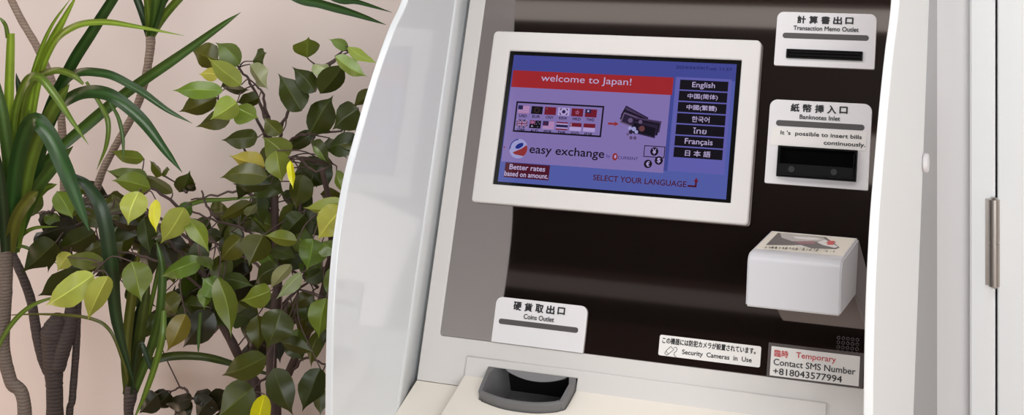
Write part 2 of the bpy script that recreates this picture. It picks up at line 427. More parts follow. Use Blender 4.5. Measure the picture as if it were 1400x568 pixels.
# currency chart
D = Flat(PAN, .0051)
D.rect(-.1304, -.0136, -.0196, .0193, SM['black']); D.rect(-.1283, -.0157, -.0175, .0172, SM['white'])
codes = [['USD', 'EUR', 'CNY', 'KRW', 'HKD', 'TWD'], ['GBP', 'AUD', 'MYR', 'THB', 'SGD', 'IDR']]
D.build('currency_chart', scr)
def star(f, a, b, r, m, n=5, inner=.4):
    f.poly([(a + (r if k % 2 == 0 else r * inner) * math.sin(k * math.pi / n), b + (r if k % 2 == 0 else r * inner) * math.cos(k * math.pi / n)) for k in range(2 * n)], m)
for row in range(2):
    for c in range(6):
        f = Flat(PAN, .0054)
        a0 = -.1268 + c * .01788 + (0 if row == 0 else -.0002); a1 = a0 + .0152
        b1 = .0142 if row == 0 else -.0038; b0 = b1 - .0099
        w_, h_ = a1 - a0, b1 - b0; code = codes[row][c]
        R_ = lambda x0, x1, y0, y1, m: f.rect(a0 + w_ * x0, a0 + w_ * x1, b0 + h_ * y0, b0 + h_ * y1, m)
        if code == 'USD':
            R_(0, 1, 0, 1, SM['pale'])
            for k in range(7): R_(0, 1, k * 2 / 13, (k * 2 + 1) / 13, SM['pink'])
            R_(0, .42, .46, 1, SM['fblue'])
        elif code == 'EUR':
            R_(0, 1, 0, 1, SM['btn'])
            for k in range(12): f.disc(a0 + w_ * (.5 + .2 * math.sin(k * math.pi / 6)), b0 + h_ * (.5 + .3 * math.cos(k * math.pi / 6)), .0004, SM['gold'], 5)
        elif code == 'CNY':
            R_(0, 1, 0, 1, SM['dred']); star(f, a0 + w_ * .18, b0 + h_ * .75, .0014, SM['gold'])
        elif code == 'KRW':
            R_(0, 1, 0, 1, SM['pale']); f.disc(a0 + w_ / 2, b0 + h_ / 2, .0023, SM['fblue'])
            for sx in (-1, 1):
                for sy in (-1, 1):
                    x, y = a0 + w_ * (.5 + .28 * sx), b0 + h_ * (.5 + .3 * sy)
                    f.line([(x - .0007 * sx, y + .0010 * sy), (x + .0007 * sx, y - .0010 * sy)], .0012, SM['btn'])
        elif code == 'HKD':
            R_(0, 1, 0, 1, SM['dred']); star(f, a0 + w_ / 2, b0 + h_ / 2, .0032, SM['pink'], 5, .5); star(f, a0 + w_ / 2, b0 + h_ / 2, .0015, SM['dred'], 5, .5)
        elif code == 'TWD':
            R_(0, 1, 0, 1, SM['dred']); R_(0, .5, .5, 1, SM['fblue']); star(f, a0 + w_ * .25, b0 + h_ * .75, .0016, SM['text'], 10, .6)
        elif code == 'GBP':
            R_(0, 1, 0, 1, SM['fblue'])
            for q, wd, mm in ((0, .0022, SM['pale']), (1, .0009, SM['dred'])):
                f.line([(a0 + .0006, b0 + .0006), (a1 - .0006, b1 - .0006)], wd, mm); f.line([(a0 + .0006, b1 - .0006), (a1 - .0006, b0 + .0006)], wd, mm)
            R_(0, 1, .36, .64, SM['pale']); R_(.41, .59, 0, 1, SM['pale']); R_(0, 1, .43, .57, SM['dred']); R_(.455, .545, 0, 1, SM['dred'])
        elif code == 'AUD':
            R_(0, 1, 0, 1, SM['btn']); R_(0, .5, .5, 1, SM['fblue']); R_(0, .5, .7, .82, SM['pink']); R_(.2, .28, .5, 1, SM['pink'])
            f.line([(a0, b0 + h_ * .5), (a0 + w_ * .5, b1)], .0006, SM['pink']); f.line([(a0, b1), (a0 + w_ * .5, b0 + h_ * .5)], .0006, SM['pink'])
            star(f, a0 + w_ * .25, b0 + h_ * .25, .0014, SM['text'], 7, .5)
            for x, y in ((.75, .8), (.62, .55), (.88, .6), (.75, .2)): f.disc(a0 + w_ * x, b0 + h_ * y, .0005, SM['lgrey'], 6)
        elif code == 'MYR':
            R_(0, 1, 0, 1, SM['pale'])
            for k in range(7): R_(0, 1, k * 2 / 14 + 1 / 14, (k * 2 + 2) / 14, SM['pink'])
            R_(0, .5, .43, 1, SM['fblue']); f.disc(a0 + w_ * .22, b0 + h_ * .71, .0017, SM['dred']); f.disc(a0 + w_ * .26, b0 + h_ * .71, .0014, SM['fblue']); star(f, a0 + w_ * .34, b0 + h_ * .71, .0012, SM['dred'], 7)
        elif code == 'THB':
            R_(0, 1, 0, 1, SM['dred']); R_(0, 1, 1 / 6, 5 / 6, SM['pale']); R_(0, 1, 1 / 3, 2 / 3, SM['fblue'])
        elif code == 'SGD':
            R_(0, 1, 0, .5, SM['pale']); R_(0, 1, .5, 1, SM['dred']); f.disc(a0 + w_ * .14, b0 + h_ * .75, .0016, SM['text']); f.disc(a0 + w_ * .2, b0 + h_ * .75, .0014, SM['dred'])
        else:
            R_(0, 1, 0, .5, SM['pale']); R_(0, 1, .5, 1, SM['dred'])
        f.text(code, (a0 + .0026, a1 - .0024, b0 - .0049, b0 - .0015), SM['btn'], .00012)
        f.build('flag_icon', scr)
D = Flat(PAN, .0052)                        # arrow, pile of notes and coins
D.poly([(-.0064, -.0008), (.0020, -.0008), (.0020, .0010), (.0074, -.0020), (.0020, -.0050), (.0020, -.0034), (-.0064, -.0034)], SM['lred'])
D.build('arrow_icon', scr)
D = Flat(PAN, .0052)
def note(cx, cy, w_, h_, rot, m, m2):
    c, s_ = math.cos(rot), math.sin(rot)
    q = lambda x, y: (cx + x * c - y * s_, cy + x * s_ + y * c)
    D.poly([q(-w_, -h_), (q(w_, -h_)), q(w_, h_), q(-w_, h_)], m)
    D.poly([q(-w_ * .9, -h_ * .75), (q(w_ * .9, -h_ * .75)), q(w_ * .9, h_ * .75), q(-w_ * .9, h_ * .75)], m2)
    D.disc(*q(-w_ * .3, 0), h_ * .45, m, 10)
note(.0265, .0085, .0165, .0068, -.42, SM['dnote'], SM['mnote']); note(.0262, .0050, .0170, .0066, -.33, SM['black'], SM['dnote'])
note(.0265, .0020, .0165, .0068, -.28, SM['lnote'], SM['dnote']); note(.0440, -.0010, .0165, .0070, -.10, SM['mnote'], SM['dnote'])
note(.0420, -.0040, .0165, .0070, -.14, SM['black'], SM['dnote']); note(.0400, -.0070, .0160, .0070, -.18, SM['dnote'], SM['black'])
for x, y, r, m in ((.0375, -.0060, .0036, 'brown'), (.0300, -.0098, .0035, 'black'), (.0275, -.0070, .0028, 'lgrey'), (.0310, -.0105, .0022, 'lgrey'), (.0225, -.0062, .0024, 'lgrey'),
                   (.0240, -.0110, .0026, 'dnote'), (.0250, -.0180, .0020, 'mnote'), (.0300, -.0180, .0020, 'mnote'), (.0205, -.0140, .0017, 'lnote'), (.0350, .0020, .0024, 'lnote')):
    D.disc(x, y, r, SM[m]); D.disc(x, y, r * .6, SM['lnote'] if m == 'mnote' else SM[m])
D.build('banknote_picture', scr)
D = Flat(PAN, .0052)                        # round logo with name
lx, ly = -.1198, -.0404
D.disc(lx, ly, .0122, SM['lgrey'], 32)
def band(a_in, pts, m): D.poly(pts, m)
cres = [(lx + .0122 * math.cos(t), ly + .0122 * math.sin(t)) for t in [math.radians(a) for a in range(95, 200, 7)]]
cres += [(lx - .0005 + .0102 * math.cos(t), ly + .0010 + .0098 * math.sin(t)) for t in [math.radians(a) for a in range(185, 90, -8)]]
D.poly(cres, SM['lblue'])
D.disc(lx + .0008, ly + .0036, .0058, SM['lblue'], 20, .0030, .55)
red = [(lx - .0072, ly - .0052), (lx - .0020, ly - .0026), (lx + .0040, ly + .0002), (lx + .0105, ly + .0052)]
red += [(lx + .0120 * math.cos(t), ly + .0120 * math.sin(t)) for t in [math.radians(a) for a in range(16, -56, -8)]]
red += [(lx + .0020, ly - .0082), (lx - .0040, ly - .0074)]
D.poly(red, SM['lred'])
D.disc(lx - .0192, ly + .0005, .0011, SM['lred'], 10)
D.text('easy exchange', (-.1046, -.0070, -.0480, -.0345), SM['btn'], .00018)
D.text('by', (-.0040, .0008, -.0450, -.0398), SM['lblue'])
D.disc(.0070, -.0422, .0034, SM['lred'], 16, .0046); D.disc(.0074, -.0420, .0013, SM['pale'], 10, .0022)
D.text('CURRENT', (.0108, .0362, -.0447, -.0410), SM['navy'])
D.build('logo', scr)
D = Flat(PAN, .0052)
D.rect(.0424, .0687, -.0398, -.0258, SM['btn']); D.rect(.0434, .0677, -.0388, -.0268, SM['white'])
for x, y, t in ((.0556, -.0326, '¥'), (.0622, -.0430, '$'), (.0492, -.0480, '€')):
    D.disc(x, y, .0051, SM['btn'], 20); D.text(t, (x - .0021, x + .0021, y - .0031, y + .0031), SM['pale'], .0002)
D.build('money_icon', scr)
D = Flat(PAN, .0052)
D.rect(-.1348, -.0753, -.0768, -.0584, SM['maroon'])
D.text('Better rates', (-.1285, -.0812, -.0665, -.0603), SM['text'], .00018)
D.text('based on amount.', (-.1342, -.0762, -.0750, -.0690), SM['text'], .00018)
D.build('rates_notice', scr)

# ---- labelled plates
def bar(pl, a0, a1, b0, b1): plate('grey_bar', [rrect(a0, a1, b0, b1, (b1 - b0) / 2 * .98)], PAN, .002, .0022, M['dark'], pl)
def letter(pl, rows, w=.0022, name='lettering'):
    f = Flat(PAN, w)
    for t, bx, m, bold in rows: f.text(t, bx, m, bold)
    return f.build(name, pl)
memo = plate('receipt_outlet', [rrect(.1913, .3087, .0804, .1467, (.008, .008, .002, .002))], PAN, -.0005, .002, M['plate'], mach, .0006)
bar(memo, .1995, .3008, .1139, .1207)
def spaced(chars, a0, a1, b0, b1, m, bold):
    n = len(chars); cw = (a1 - a0) / n; f = []
    for i, ch in enumerate(chars):
        nar = {'口': .80}.get(ch, .9)
        x0 = a0 + (a1 - a0 - cw * .80) * i / (n - 1); wd = cw * .80 * nar
        pad = (b1 - b0) * (.08 if ch == '口' else 0)
        f.append((ch, (x0, x0 + wd, b0 + pad, b1 - pad), m, bold))
    return f
letter(memo, spaced('計算書出口', .2160, .2838, .1329, .1420, M['ink'], .00042) + [('Transaction Memo Outlet', (.2120, .2886, .1243, .1297), M['ink'], .00014)])
def ringbox(name, a0, a1, b0, b1, t, w0, w1, m, parent, bev=.0006):
    return plate(name, [rrect(a0, a1, b0, b1, .0006), rrect(a0 + t, a1 - t, b0 + t, b1 - t, .0004)], PAN, w0, w1, m, parent, bev)
sl_ = ringbox('receipt_slot', .2057, .2949, .0895, .1006, .0018, .001, .0045, M['black'], memo)
plate('slot_mouth', [rrect(.2075, .2931, .0911, .0990, 0)], PAN, .001, .0022, M['gloss_black'], memo)
plate('slot_flap', [rrect(.2085, .2921, .0962, .0984, .0004)], PAN, .0022, .0040, M['gloss_black'], memo, .0007)
plate('slot_flap', [rrect(.2085, .2921, .0918, .0944, .0004)], PAN, .0022, .0036, M['gloss_black'], memo, .0007)

bank = plate('banknote_inlet', [rrect(.1901, .3083, -.0598, .0393, (.009, .009, .002, .002))], PAN, -.0005, .002, M['plate'], mach, .0006)
bar(bank, .1989, .3010, .0079, .0148)
letter(bank, spaced('紙幣挿入口', .2153, .2828, .0258, .0350, M['ink'], .00042) + [('Banknotes Inlet', (.2263, .2729, .0175, .0226), M['ink'], .00014)])
st = plate('instruction_sticker', [rrect(.1944, .3040, -.0153, .0062, .0004)], PAN, .002, .0025, M['sticker'], bank, .0001)
letter(st, [("It 's  possible to insert bills", (.2053, .2985, -.0036, .0026), M['ink'], .00006), ('continuously.', (.2560, .3030, -.0122, -.0066), M['ink'], .00006)], .0027) if False else None
letter(bank, [("It 's  possible to insert bills", (.2053, .2985, -.0036, .0026), M['ink'], .00018), ('continuously.', (.2560, .3030, -.0124, -.0064), M['ink'], .00018)], .0027, 'sticker_lettering')
ringbox('inlet_surround', .2040, .2951, -.0515, -.0156, .0022, .001, .006, M['black'], bank)
plate('inlet_mouth', [rrect(.2060, .2930, -.0360, -.0178, 0)], PAN, .001, .0021, M['gap'], bank)  # flat black plate, its colour stands in for the shaded depth
bm = bmesh.new()                              # lower lip: a wedge that comes out towards the user
sec = [(-.0355, .0022), (-.0372, .0115), (-.0495, .0125), (-.0500, .0022)]
va = [bm.verts.new(PAN.p(.2066, v, w)) for v, w in sec]; vb = [bm.verts.new(PAN.p(.2924, v, w)) for v, w in sec]
bm.faces.new(va); bm.faces.new(vb[::-1])
for i in range(4): bm.faces.new((va[i], vb[i], vb[(i + 1) % 4], va[(i + 1) % 4]))
bmesh.ops.recalc_face_normals(bm, faces=bm.faces[:])
bmesh.ops.bevel(bm, geom=bm.edges[:], offset=.0006, segments=2, affect='EDGES')
lipo = bm_obj('inlet_lip', bm, M['black'], bank)
for u in (.2226, .2710):
    bm = bmesh.new(); cyl(bm, PAN.p(u, -.0435, .0115), PAN.p(u, -.0435, .0132), .0036)
    bm_obj('screw', bm, M['screw'], bank)
for u in (.2066, .2916):                      # upright cheeks of the inlet
    plate('inlet_cheek', [rrect(u, u + .0010, -.0370, -.0200, .0003)], PAN, .002, .0095, M['black'], bank)

coin = plate('coin_outlet_plate', [rrect(-.1254, -.0085, -.2734, -.2202, (.008, .008, 0, 0))], PAN, -.0005, .002, M['plate'], mach, .0006)
bar(coin, -.1187, -.0171, -.2517, -.2454)
letter(coin, spaced('硬貨取出口', -.1018, -.0341, -.2336, -.2242, M['ink'], .00042) + [('Coins Outlet', (-.0871, -.0485, -.2426, -.2370), M['ink'], .00014)])

cam_s = plate('camera_notice_sticker', [rrect(.0816, .1996, -.2650, -.2422, .0022)], PAN, -.0006, -.0001, M['sticker'], mach, .0001)
f = Flat(PAN, 0.0)
f.text('この機器には防犯カメラが設置されています。', (.0852, .1935, -.2513, -.2446), M['ink'], .00022)
f.text('Security  Cameras  in  Use', (.1096, .1898, -.2622, -.2556), M['ink'], .00014)
def Q(x, y): return (.0816 + (x - 100) * (.1180 / 1215), -.2422 - (y - 68) * .0000986 + (x - 100) * .0000986 * .125)
f.line([Q(245, 205), Q(285, 240), Q(225, 290), Q(190, 255), Q(245, 205)], .0005, M['ink'])
f.line([Q(190, 262), Q(178, 280), Q(205, 303), Q(222, 290)], .0005, M['ink'])
f.line([Q(285, 220), Q(305, 212), Q(325, 230), Q(318, 255), Q(295, 275), Q(292, 300), Q(308, 318), Q(322, 318)], .0005, M['ink'])
f.build('lettering', cam_s)
sms = plate('contact_notice', [rrect(.2077, .3125, -.2732, -.2368, .0004)], PAN, -.0006, .0004, M['sleeve'], mach, .0002)
sms['label'] = 'contact notice card in a clear grey sleeve'
card = plate('notice_card', [rrect(.2112, .3085, -.2718, -.2404, 0)], PAN, .0004, .0007, M['sticker'], sms)
letter(sms, [('臨時', (.2150, .2304, -.2512, -.2438), M['red_ink'], .00015), ('Temporary', (.2392, .2828, -.2517, -.2438), M['red_ink'], .00009),
             ('Contact SMS Number', (.2147, .3045, -.2602, -.2535), M['ink'], .00009), ('+818043577994', (.2150, .2904, -.2700, -.2632), M['ink'], .00009)], .0009)
# speaker grille: rings round 20 holes
bm = bmesh.new()
for i in range(5):
    for j in range(4):
        c = PAN.p(.2842 + i * .0051, -.2232 - j * .0049, -.0006); n = 16
        r0 = [bm.verts.new(c + EX * (.0015 * math.cos(t)) + EV * (.0015 * math.sin(t)) + EN * .0003) for t in [k * 2 * math.pi / n for k in range(n)]]
        r1 = [bm.verts.new(c + EX * (.0019 * math.cos(t)) + EV * (.0019 * math.sin(t))) for t in [k * 2 * math.pi / n for k in range(n)]]
        r2 = [bm.verts.new(c + EX * (.0011 * math.cos(t)) + EV * (.0011 * math.sin(t)) - EN * .0001) for t in [k * 2 * math.pi / n for k in range(n)]]
        for k in range(n):
            l = (k + 1) % n; bm.faces.new((r1[k], r1[l], r0[l], r0[k])); bm.faces.new((r0[k], r0[l], r2[l], r2[k]))
g = bm_obj('speaker_grille', bm, M['dark'], mach); g['label'] = 'small speaker grille of twenty round holes'

# ---- banknote outlet cover (a white box sticking out of the panel)
BX0, BX1 = .2005, .3005
def panY(z): return P0.y + (z - P0.z) * math.tan(TILT)
zt, zb = 1.1325, 1.0735
top = [(panY(zt) , zt)]
cx_, cz_, rr = -.1395, zt - .0130, .0130
arc = [(cx_ - rr * math.sin(t) * 1.05, cz_ + rr * math.cos(t)) for t in [math.radians(a) for a in range(0, 83, 9)]]
profb = top + arc + [(-.1612, 1.0795), (-.1597, 1.0775), (panY(zb), zb)]
bm = bmesh.new()
a_ = [bm.verts.new((BX0, y, z)) for y, z in profb]; b_ = [bm.verts.new((BX1, y, z)) for y, z in profb]
bm.faces.new(a_); bm.faces.new(b_[::-1])
for i in range(len(profb)):
    j = (i + 1) % len(profb); bm.faces.new((a_[i], b_[i], b_[j], a_[j]))
bmesh.ops.recalc_face_normals(bm, faces=bm.faces[:])
ed = [e for e in bm.edges if all(abs(v.co.x - e.verts[0].co.x) < 1e-6 for v in e.verts) and max(v.co.y for v in e.verts) < .0]
ed = [e for e in ed if not all(v.co.y > -.06 for v in e.verts)]
bmesh.ops.bevel(bm, geom=ed, offset=.0018, segments=3, affect='EDGES')
cover = bm_obj('banknote_outlet_cover', bm, M['cover'], mach)
for p in cover.data.polygons: p.use_smooth = True
cover.modifiers.new('s', 'EDGE_SPLIT').split_angle = math.radians(35)
cover['label'] = 'white box cover jutting out of the panel'
CT = Frame((0, 0, zt), (1, 0, 0), (0, 1, 0))
lb = plate('picture_sticker', [rrect(.2040, .2975, -.1270, -.0405, .0004)], CT, 0, .0003, M['cream_label'], cover)
yb, yf = -.0425, -.1235
f = Flat(CT, .0004)
def S(x, y):
    p = at(1035 + x / 10, 310 + y / 10, 0); d = p - CAM; q = CAM + d * ((zt - CAM.z) / d.z); return (q.x, q.y)
f.poly([S(285, 92), S(940, 150), S(1130, 290), S(1080, 315), S(760, 305), S(520, 262), S(120, 258)], M['photo_grey'])
f.poly([S(315, 100), S(420, 96), S(560, 118), S(900, 155), S(930, 180), S(870, 212), S(480, 206), S(340, 160)], M['photo_light'])
f.poly([S(500, 140), S(800, 160), S(890, 185), S(700, 188), S(520, 168)], M['sticker'])
f.poly([S(480, 212), S(780, 205), S(800, 245), S(600, 248)], M['photo_pink'])
f.poly([S(820, 225), S(930, 185), S(1110, 285), S(1060, 300), S(900, 262)], M['sticker'])
f.poly([S(510, 262), S(600, 262), S(720, 300), S(600, 292)], M['sticker'])
f.poly([S(935, 235), S(985, 202), S(1050, 205), S(1085, 225), S(1045, 228), S(1050, 258), S(960, 260), S(965, 232)], M['photo_red'])
rnd = random.Random(3)
# two printed lines of Japanese instructions, too small to read in the photo: rows of short ink strokes
for (x0, y0), (x1, y1), n in (((150, 280), (960, 350), 17), ((110, 312), (1080, 405), 21)):
    for i in range(n):
        t = (i + .1) / n; xx = x0 + (x1 - x0) * t; yy = y0 + (y1 - y0) * t; wd = (x1 - x0) / n * .72
        k = rnd.choice((0, 1, 2))
        f.line([S(xx, yy), S(xx + wd, yy + wd * .09)], .0005, M['ink'])
        f.line([S(xx - 4, yy + 13), S(xx + wd - 4, yy + 13 + wd * .09)], .0005, M['ink'])
        if k: f.line([S(xx + wd * .5, yy - 3), S(xx + wd * .5 - 8, yy + 22)], .0006, M['ink'])
        if k == 2: f.line([S(xx + 2, yy), S(xx - 8, yy + 22)], .0005, M['ink'])
f.build('sticker_print', cover)
bm = bmesh.new()
box_bm(bm, (.232, -.092, 1.0710), (.262, -.080, 1.0765))
bm_obj('finger_slot', bm, M['black'], cover)

# ------------------------------------------------------------------ plants
def leaf_material(name, rough, coat):
    m = bpy.data.materials.new(name); m.use_nodes = True; nt = m.node_tree; b = nt.nodes['Principled BSDF']
    at_ = nt.nodes.new('ShaderNodeAttribute'); at_.attribute_name = 'leaf_colour'
    tc = nt.nodes.new('ShaderNodeTexCoord'); no = nt.nodes.new('ShaderNodeTexNoise'); no.inputs['Scale'].default_value = 38
    nt.links.new(tc.outputs['Object'], no.inputs['Vector'])
    hs = nt.nodes.new('ShaderNodeHueSaturation')
    mr = nt.nodes.new('ShaderNodeMapRange'); mr.inputs['To Min'].default_value = .75; mr.inputs['To Max'].default_value = 1.25
    nt.links.new(no.outputs['Fac'], mr.inputs['Value']); nt.links.new(mr.outputs['Result'], hs.inputs['Value'])
    nt.links.new(at_.outputs['Color'], hs.inputs['Color']); nt.links.new(hs.outputs['Color'], b.inputs['Base Color'])
    b.inputs['Roughness'].default_value = rough; b.inputs['Coat Weight'].default_value = coat; b.inputs['Coat Roughness'].default_value = .25
    tr = nt.nodes.new('ShaderNodeBsdfTranslucent'); nt.links.new(hs.outputs['Color'], tr.inputs['Color'])
    mx = nt.nodes.new('ShaderNodeMixShader'); mx.inputs['Fac'].default_value = .16
    out = nt.nodes['Material Output']
    nt.links.new(b.outputs['BSDF'], mx.inputs[1]); nt.links.new(tr.outputs['BSDF'], mx.inputs[2]); nt.links.new(mx.outputs['Shader'], out.inputs['Surface'])
    return m
LEAF = leaf_material('ficus_leaf', .36, .08); STRAP = leaf_material('dracaena_leaf', .36, .1)
def bark(name, c1, c2, scale, strength):
    m = bpy.data.materials.new(name); m.use_nodes = True; nt = m.node_tree; b = nt.nodes['Principled BSDF']
    tc = nt.nodes.new('ShaderNodeTexCoord'); wa = nt.nodes.new('ShaderNodeTexWave'); wa.bands_direction = 'Z'
    wa.inputs['Scale'].default_value = scale; wa.inputs['Distortion'].default_value = 3; wa.inputs['Detail'].default_value = 3; wa.inputs['Detail Scale'].default_value = 2
    no = nt.nodes.new('ShaderNodeTexNoise'); no.inputs['Scale'].default_value = 40
    nt.links.new(tc.outputs['Object'], wa.inputs['Vector']); nt.links.new(tc.outputs['Object'], no.inputs['Vector'])
    cr = nt.nodes.new('ShaderNodeMix'); cr.data_type = 'RGBA'; cr.inputs[6].default_value = c1; cr.inputs[7].default_value = c2
    mul = nt.nodes.new('ShaderNodeMath'); mul.operation = 'MULTIPLY'
    nt.links.new(wa.outputs['Fac'], mul.inputs[0]); nt.links.new(no.outputs['Fac'], mul.inputs[1])
    nt.links.new(mul.outputs[0], cr.inputs[0]); nt.links.new(cr.outputs[2], b.inputs['Base Color'])
    bp = nt.nodes.new('ShaderNodeBump'); bp.inputs['Strength'].default_value = strength; bp.inputs['Distance'].default_value = .004
    nt.links.new(wa.outputs['Fac'], bp.inputs['Height']); nt.links.new(bp.outputs['Normal'], b.inputs['Normal'])
    b.inputs['Roughness'].default_value = .8
    return m
BARK_PALE = bark('pale_ringed_bark', srgb(134, 114, 102), srgb(166, 146, 128), 62, .3)
BARK_DARK = bark('grey_brown_bark', srgb(70, 59, 56), srgb(92, 78, 72), 52, .28)
BARK_MID = bark('grey_ringed_bark', srgb(104, 90, 82), srgb(136, 120, 106), 62, .25)
TWIG = mat('twig_bark', srgb(88, 70, 66), .7)

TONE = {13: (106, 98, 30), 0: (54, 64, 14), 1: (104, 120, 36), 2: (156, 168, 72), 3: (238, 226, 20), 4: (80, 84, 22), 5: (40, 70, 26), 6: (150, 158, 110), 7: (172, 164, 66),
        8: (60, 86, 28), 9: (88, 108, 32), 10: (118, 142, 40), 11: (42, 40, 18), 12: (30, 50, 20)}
def tone(k, rnd, j=.12):
    r, g, b = TONE[k]; f = 1 + rnd.uniform(-j, j); h = rnd.uniform(-j, j) * .5
    c = srgb(min(255, r * f * (1 + h)), min(255, g * f), min(255, b * f)); return c

def px(Y): return (Y - CAM.y) / CF.y / F_PX        # rough metres per pixel at depth Y

FW = [(0, .03), (.04, .34), (.10, .66), (.20, .92), (.33, 1.03), (.48, 1.02), (.60, .86), (.71, .60), (.79, .36), (.86, .16), (.92, .07), (1, .0)]
def add_leaf(bm, cl, base, tip, hw, col, roll, fold=.25, droop=.10, wave=.0, rnd=random):
    L = tip - base; ln = L.length; d = L.normalized()
    toc = (CAM - (base + tip) / 2).normalized()
    n = (toc - d * toc.dot(d)).normalized()
    n = Matrix.Rotation(roll, 3, d) @ n; s = d.cross(n)
    hw = hw / max(.55, abs(math.cos(roll)))
    rows = []; ph = rnd.uniform(0, 6); rib = tuple(min(1, c * 1.7 + .012) for c in col[:3]) + (1,)
    bend = rnd.uniform(-.06, .06) * ln
    for t, w in FW:
        c = base + L * t + n * (droop * ln * math.sin(math.pi * t)) + s * (bend * math.sin(math.pi * t))
        row = []
        for x in (-1, -.55, -.07, 0, .07, .55, 1):
            off = -fold * abs(x) * w * hw + wave * hw * math.sin(t * 12 + ph + (2 if x > 0 else 0)) * abs(x) * w
            row.append(bm.verts.new(c + s * (x * w * hw) + n * off))
        rows.append(row)
    for r0, r1 in zip(rows, rows[1:]):
        for i in range(6):
            f = bm.faces.new((r0[i], r0[i + 1], r1[i + 1], r1[i])); f.smooth = True
            for lp in f.loops: lp[cl] = rib if lp.vert in (r0[3], r1[3]) else col
    return

def sm_path(pts, n=6): return spline([V(p) for p in pts], n)
def add_strap(bm, cl, pts, wmax, col, fold=.3, twist=(0, 0), wprof=None, edge=None):
    P = sm_path(pts, 7); N = len(P) - 1
    wprof = wprof or [(0, .55), (.15, .8), (.45, 1), (.7, .85), (.88, .45), (1, .03)]
    def wf(t):
        for (t0, a), (t1, b) in zip(wprof, wprof[1:]):
            if t <= t1: return a + (b - a) * (t - t0) / (t1 - t0)
        return wprof[-1][1]
    rows = []; rib = tuple(min(1, c * 1.75 + .006) for c in col[:3]) + (1,)
    for i, p in enumerate(P):
        d = (P[min(i + 1, N)] - P[max(i - 1, 0)]).normalized(); toc = (CAM - p).normalized()
        n = toc - d * toc.dot(d); n.normalize()
        t = i / N; n = Matrix.Rotation(twist[0] + (twist[1] - twist[0]) * t, 3, d) @ n; s = d.cross(n)
        hw = wmax / 2 * wf(t)
        rows.append([bm.verts.new(p + s * (x * hw) - n * (fold * hw * (1 - abs(x)))) for x in (-1, -.5, 0, .5, 1)])
    for r0, r1 in zip(rows, rows[1:]):
        for i in range(4):
            f = bm.faces.new((r0[i], r0[i + 1], r1[i + 1], r1[i])); f.smooth = True
            for lp in f.loops: lp[cl] = rib if lp.vert in (r0[2], r1[2]) else col

def add_tube(bm, P, R, seg=8, knob=0, rnd=random):
    rows = []; N = len(P) - 1; ref = V((0, 1, 0.1))
    for i, p in enumerate(P):
        d = (P[min(i + 1, N)] - P[max(i - 1, 0)]).normalized(); a = ref - d * ref.dot(d); a.normalize(); b = d.cross(a)
        t = i / N * (len(R) - 1); k = min(int(t), len(R) - 2) if len(R) > 1 else 0
        r = R[k] + (R[k + 1] - R[k]) * (t - k) if len(R) > 1 else R[0]
        r *= 1 + rnd.uniform(-knob, knob)
        rows.append([bm.verts.new(p + a * (r * math.cos(q)) + b * (r * math.sin(q))) for q in [j * 2 * math.pi / seg for j in range(seg)]])
    for r0, r1 in zip(rows, rows[1:]):
        for j in range(seg):
            f = bm.faces.new((r0[j], r0[(j + 1) % seg], r1[(j + 1) % seg], r1[j])); f.smooth = True
    for r in (rows[0], rows[-1]):
        try: bm.faces.new(r)
        except ValueError: pass

def trunk_obj(name, pts, R, m, parent, knob=.03, seg=14, n=10):
    bm = bmesh.new(); add_tube(bm, sm_path(pts, n), R, seg, knob); return bm_obj(name, bm, m, parent, True)

def pot(parent, x, y, r=.15, h=.30):
    prof = [(0, 0), (r * .72, 0), (r * .78, .01), (r, h - .03), (r * 1.06, h - .028), (r * 1.06, h), (r * .96, h), (r * .92, h - .04)]
    bm = bmesh.new(); n = 32; rows = []
    for (a, b) in prof: rows.append([bm.verts.new((x + a * math.cos(t), y + a * math.sin(t), b)) for t in [k * 2 * math.pi / n for k in range(n)]] if a else [bm.verts.new((x, y, b))] * n)
    for r0, r1 in zip(rows, rows[1:]):
        for k in range(n):
            l = (k + 1) % n; vs = []
            for v in (r0[k], r0[l], r1[l], r1[k]):
                if v not in vs: vs.append(v)
            if len(vs) > 2: bm.faces.new(vs)
    bm_obj('pot', bm, M['pot'], parent, True)
    bm = bmesh.new(); cyl(bm, (x, y, h - .06), (x, y, h - .035), r * .93, 32)
    bm_obj('soil', bm, M['soil'], parent)

def new_leaf_bm():
    bm = bmesh.new(); return bm, bm.loops.layers.float_color.new('leaf_colour')
def leaf_obj(name, bm, m, parent):
    me = bpy.data.meshes.new(name); bm.to_mesh(me); bm.free(); return link(name, me, m, parent)

# ---- ficus
FY = .14
fb = at(372, 568, FY); fx = fb.x
ficus = thing('ficus_plant', (fx, FY, 0), 'bushy potted fig with many small pointed leaves right beside the machine', 'plant')
pot(ficus, fx, FY, .12)
stems = [
    ([(fx, FY, .24), (fx + .01, FY, .45)] , [(372, 568, .14), (372, 470, .15), (380, 380, .16), (376, 300, .16), (374, 240, .15), (368, 190, .14), (366, 160, .13)], [.010, .009, .008, .007, .006, .005, .004]),
    ([(fx - .02, FY + .02, .24)], [(352, 568, .20), (340, 520, .2), (318, 470, .19), (296, 430, .18), (280, 380, .17), (262, 330, .15), (250, 290, .12)], [.009, .008, .007, .006, .005, .004]),
    ([(fx + .02, FY + .02, .24)], [(378, 568, .22), (395, 510, .22), (418, 460, .21), (436, 420, .2), (452, 350, .18), (450, 280, .16), (440, 230, .14)], [.008, .007, .006, .005, .004]),
]
stem_pts = []
def W(pts): return [at(x, y, Y) for x, y, Y in pts]
for pre, pl, R in stems:
    P = [V(p) for p in pre] + W(pl); trunk_obj('stem', P, R, TWIG, ficus, .05, 8, 6)
    stem_pts += sm_path(W(pl), 6)
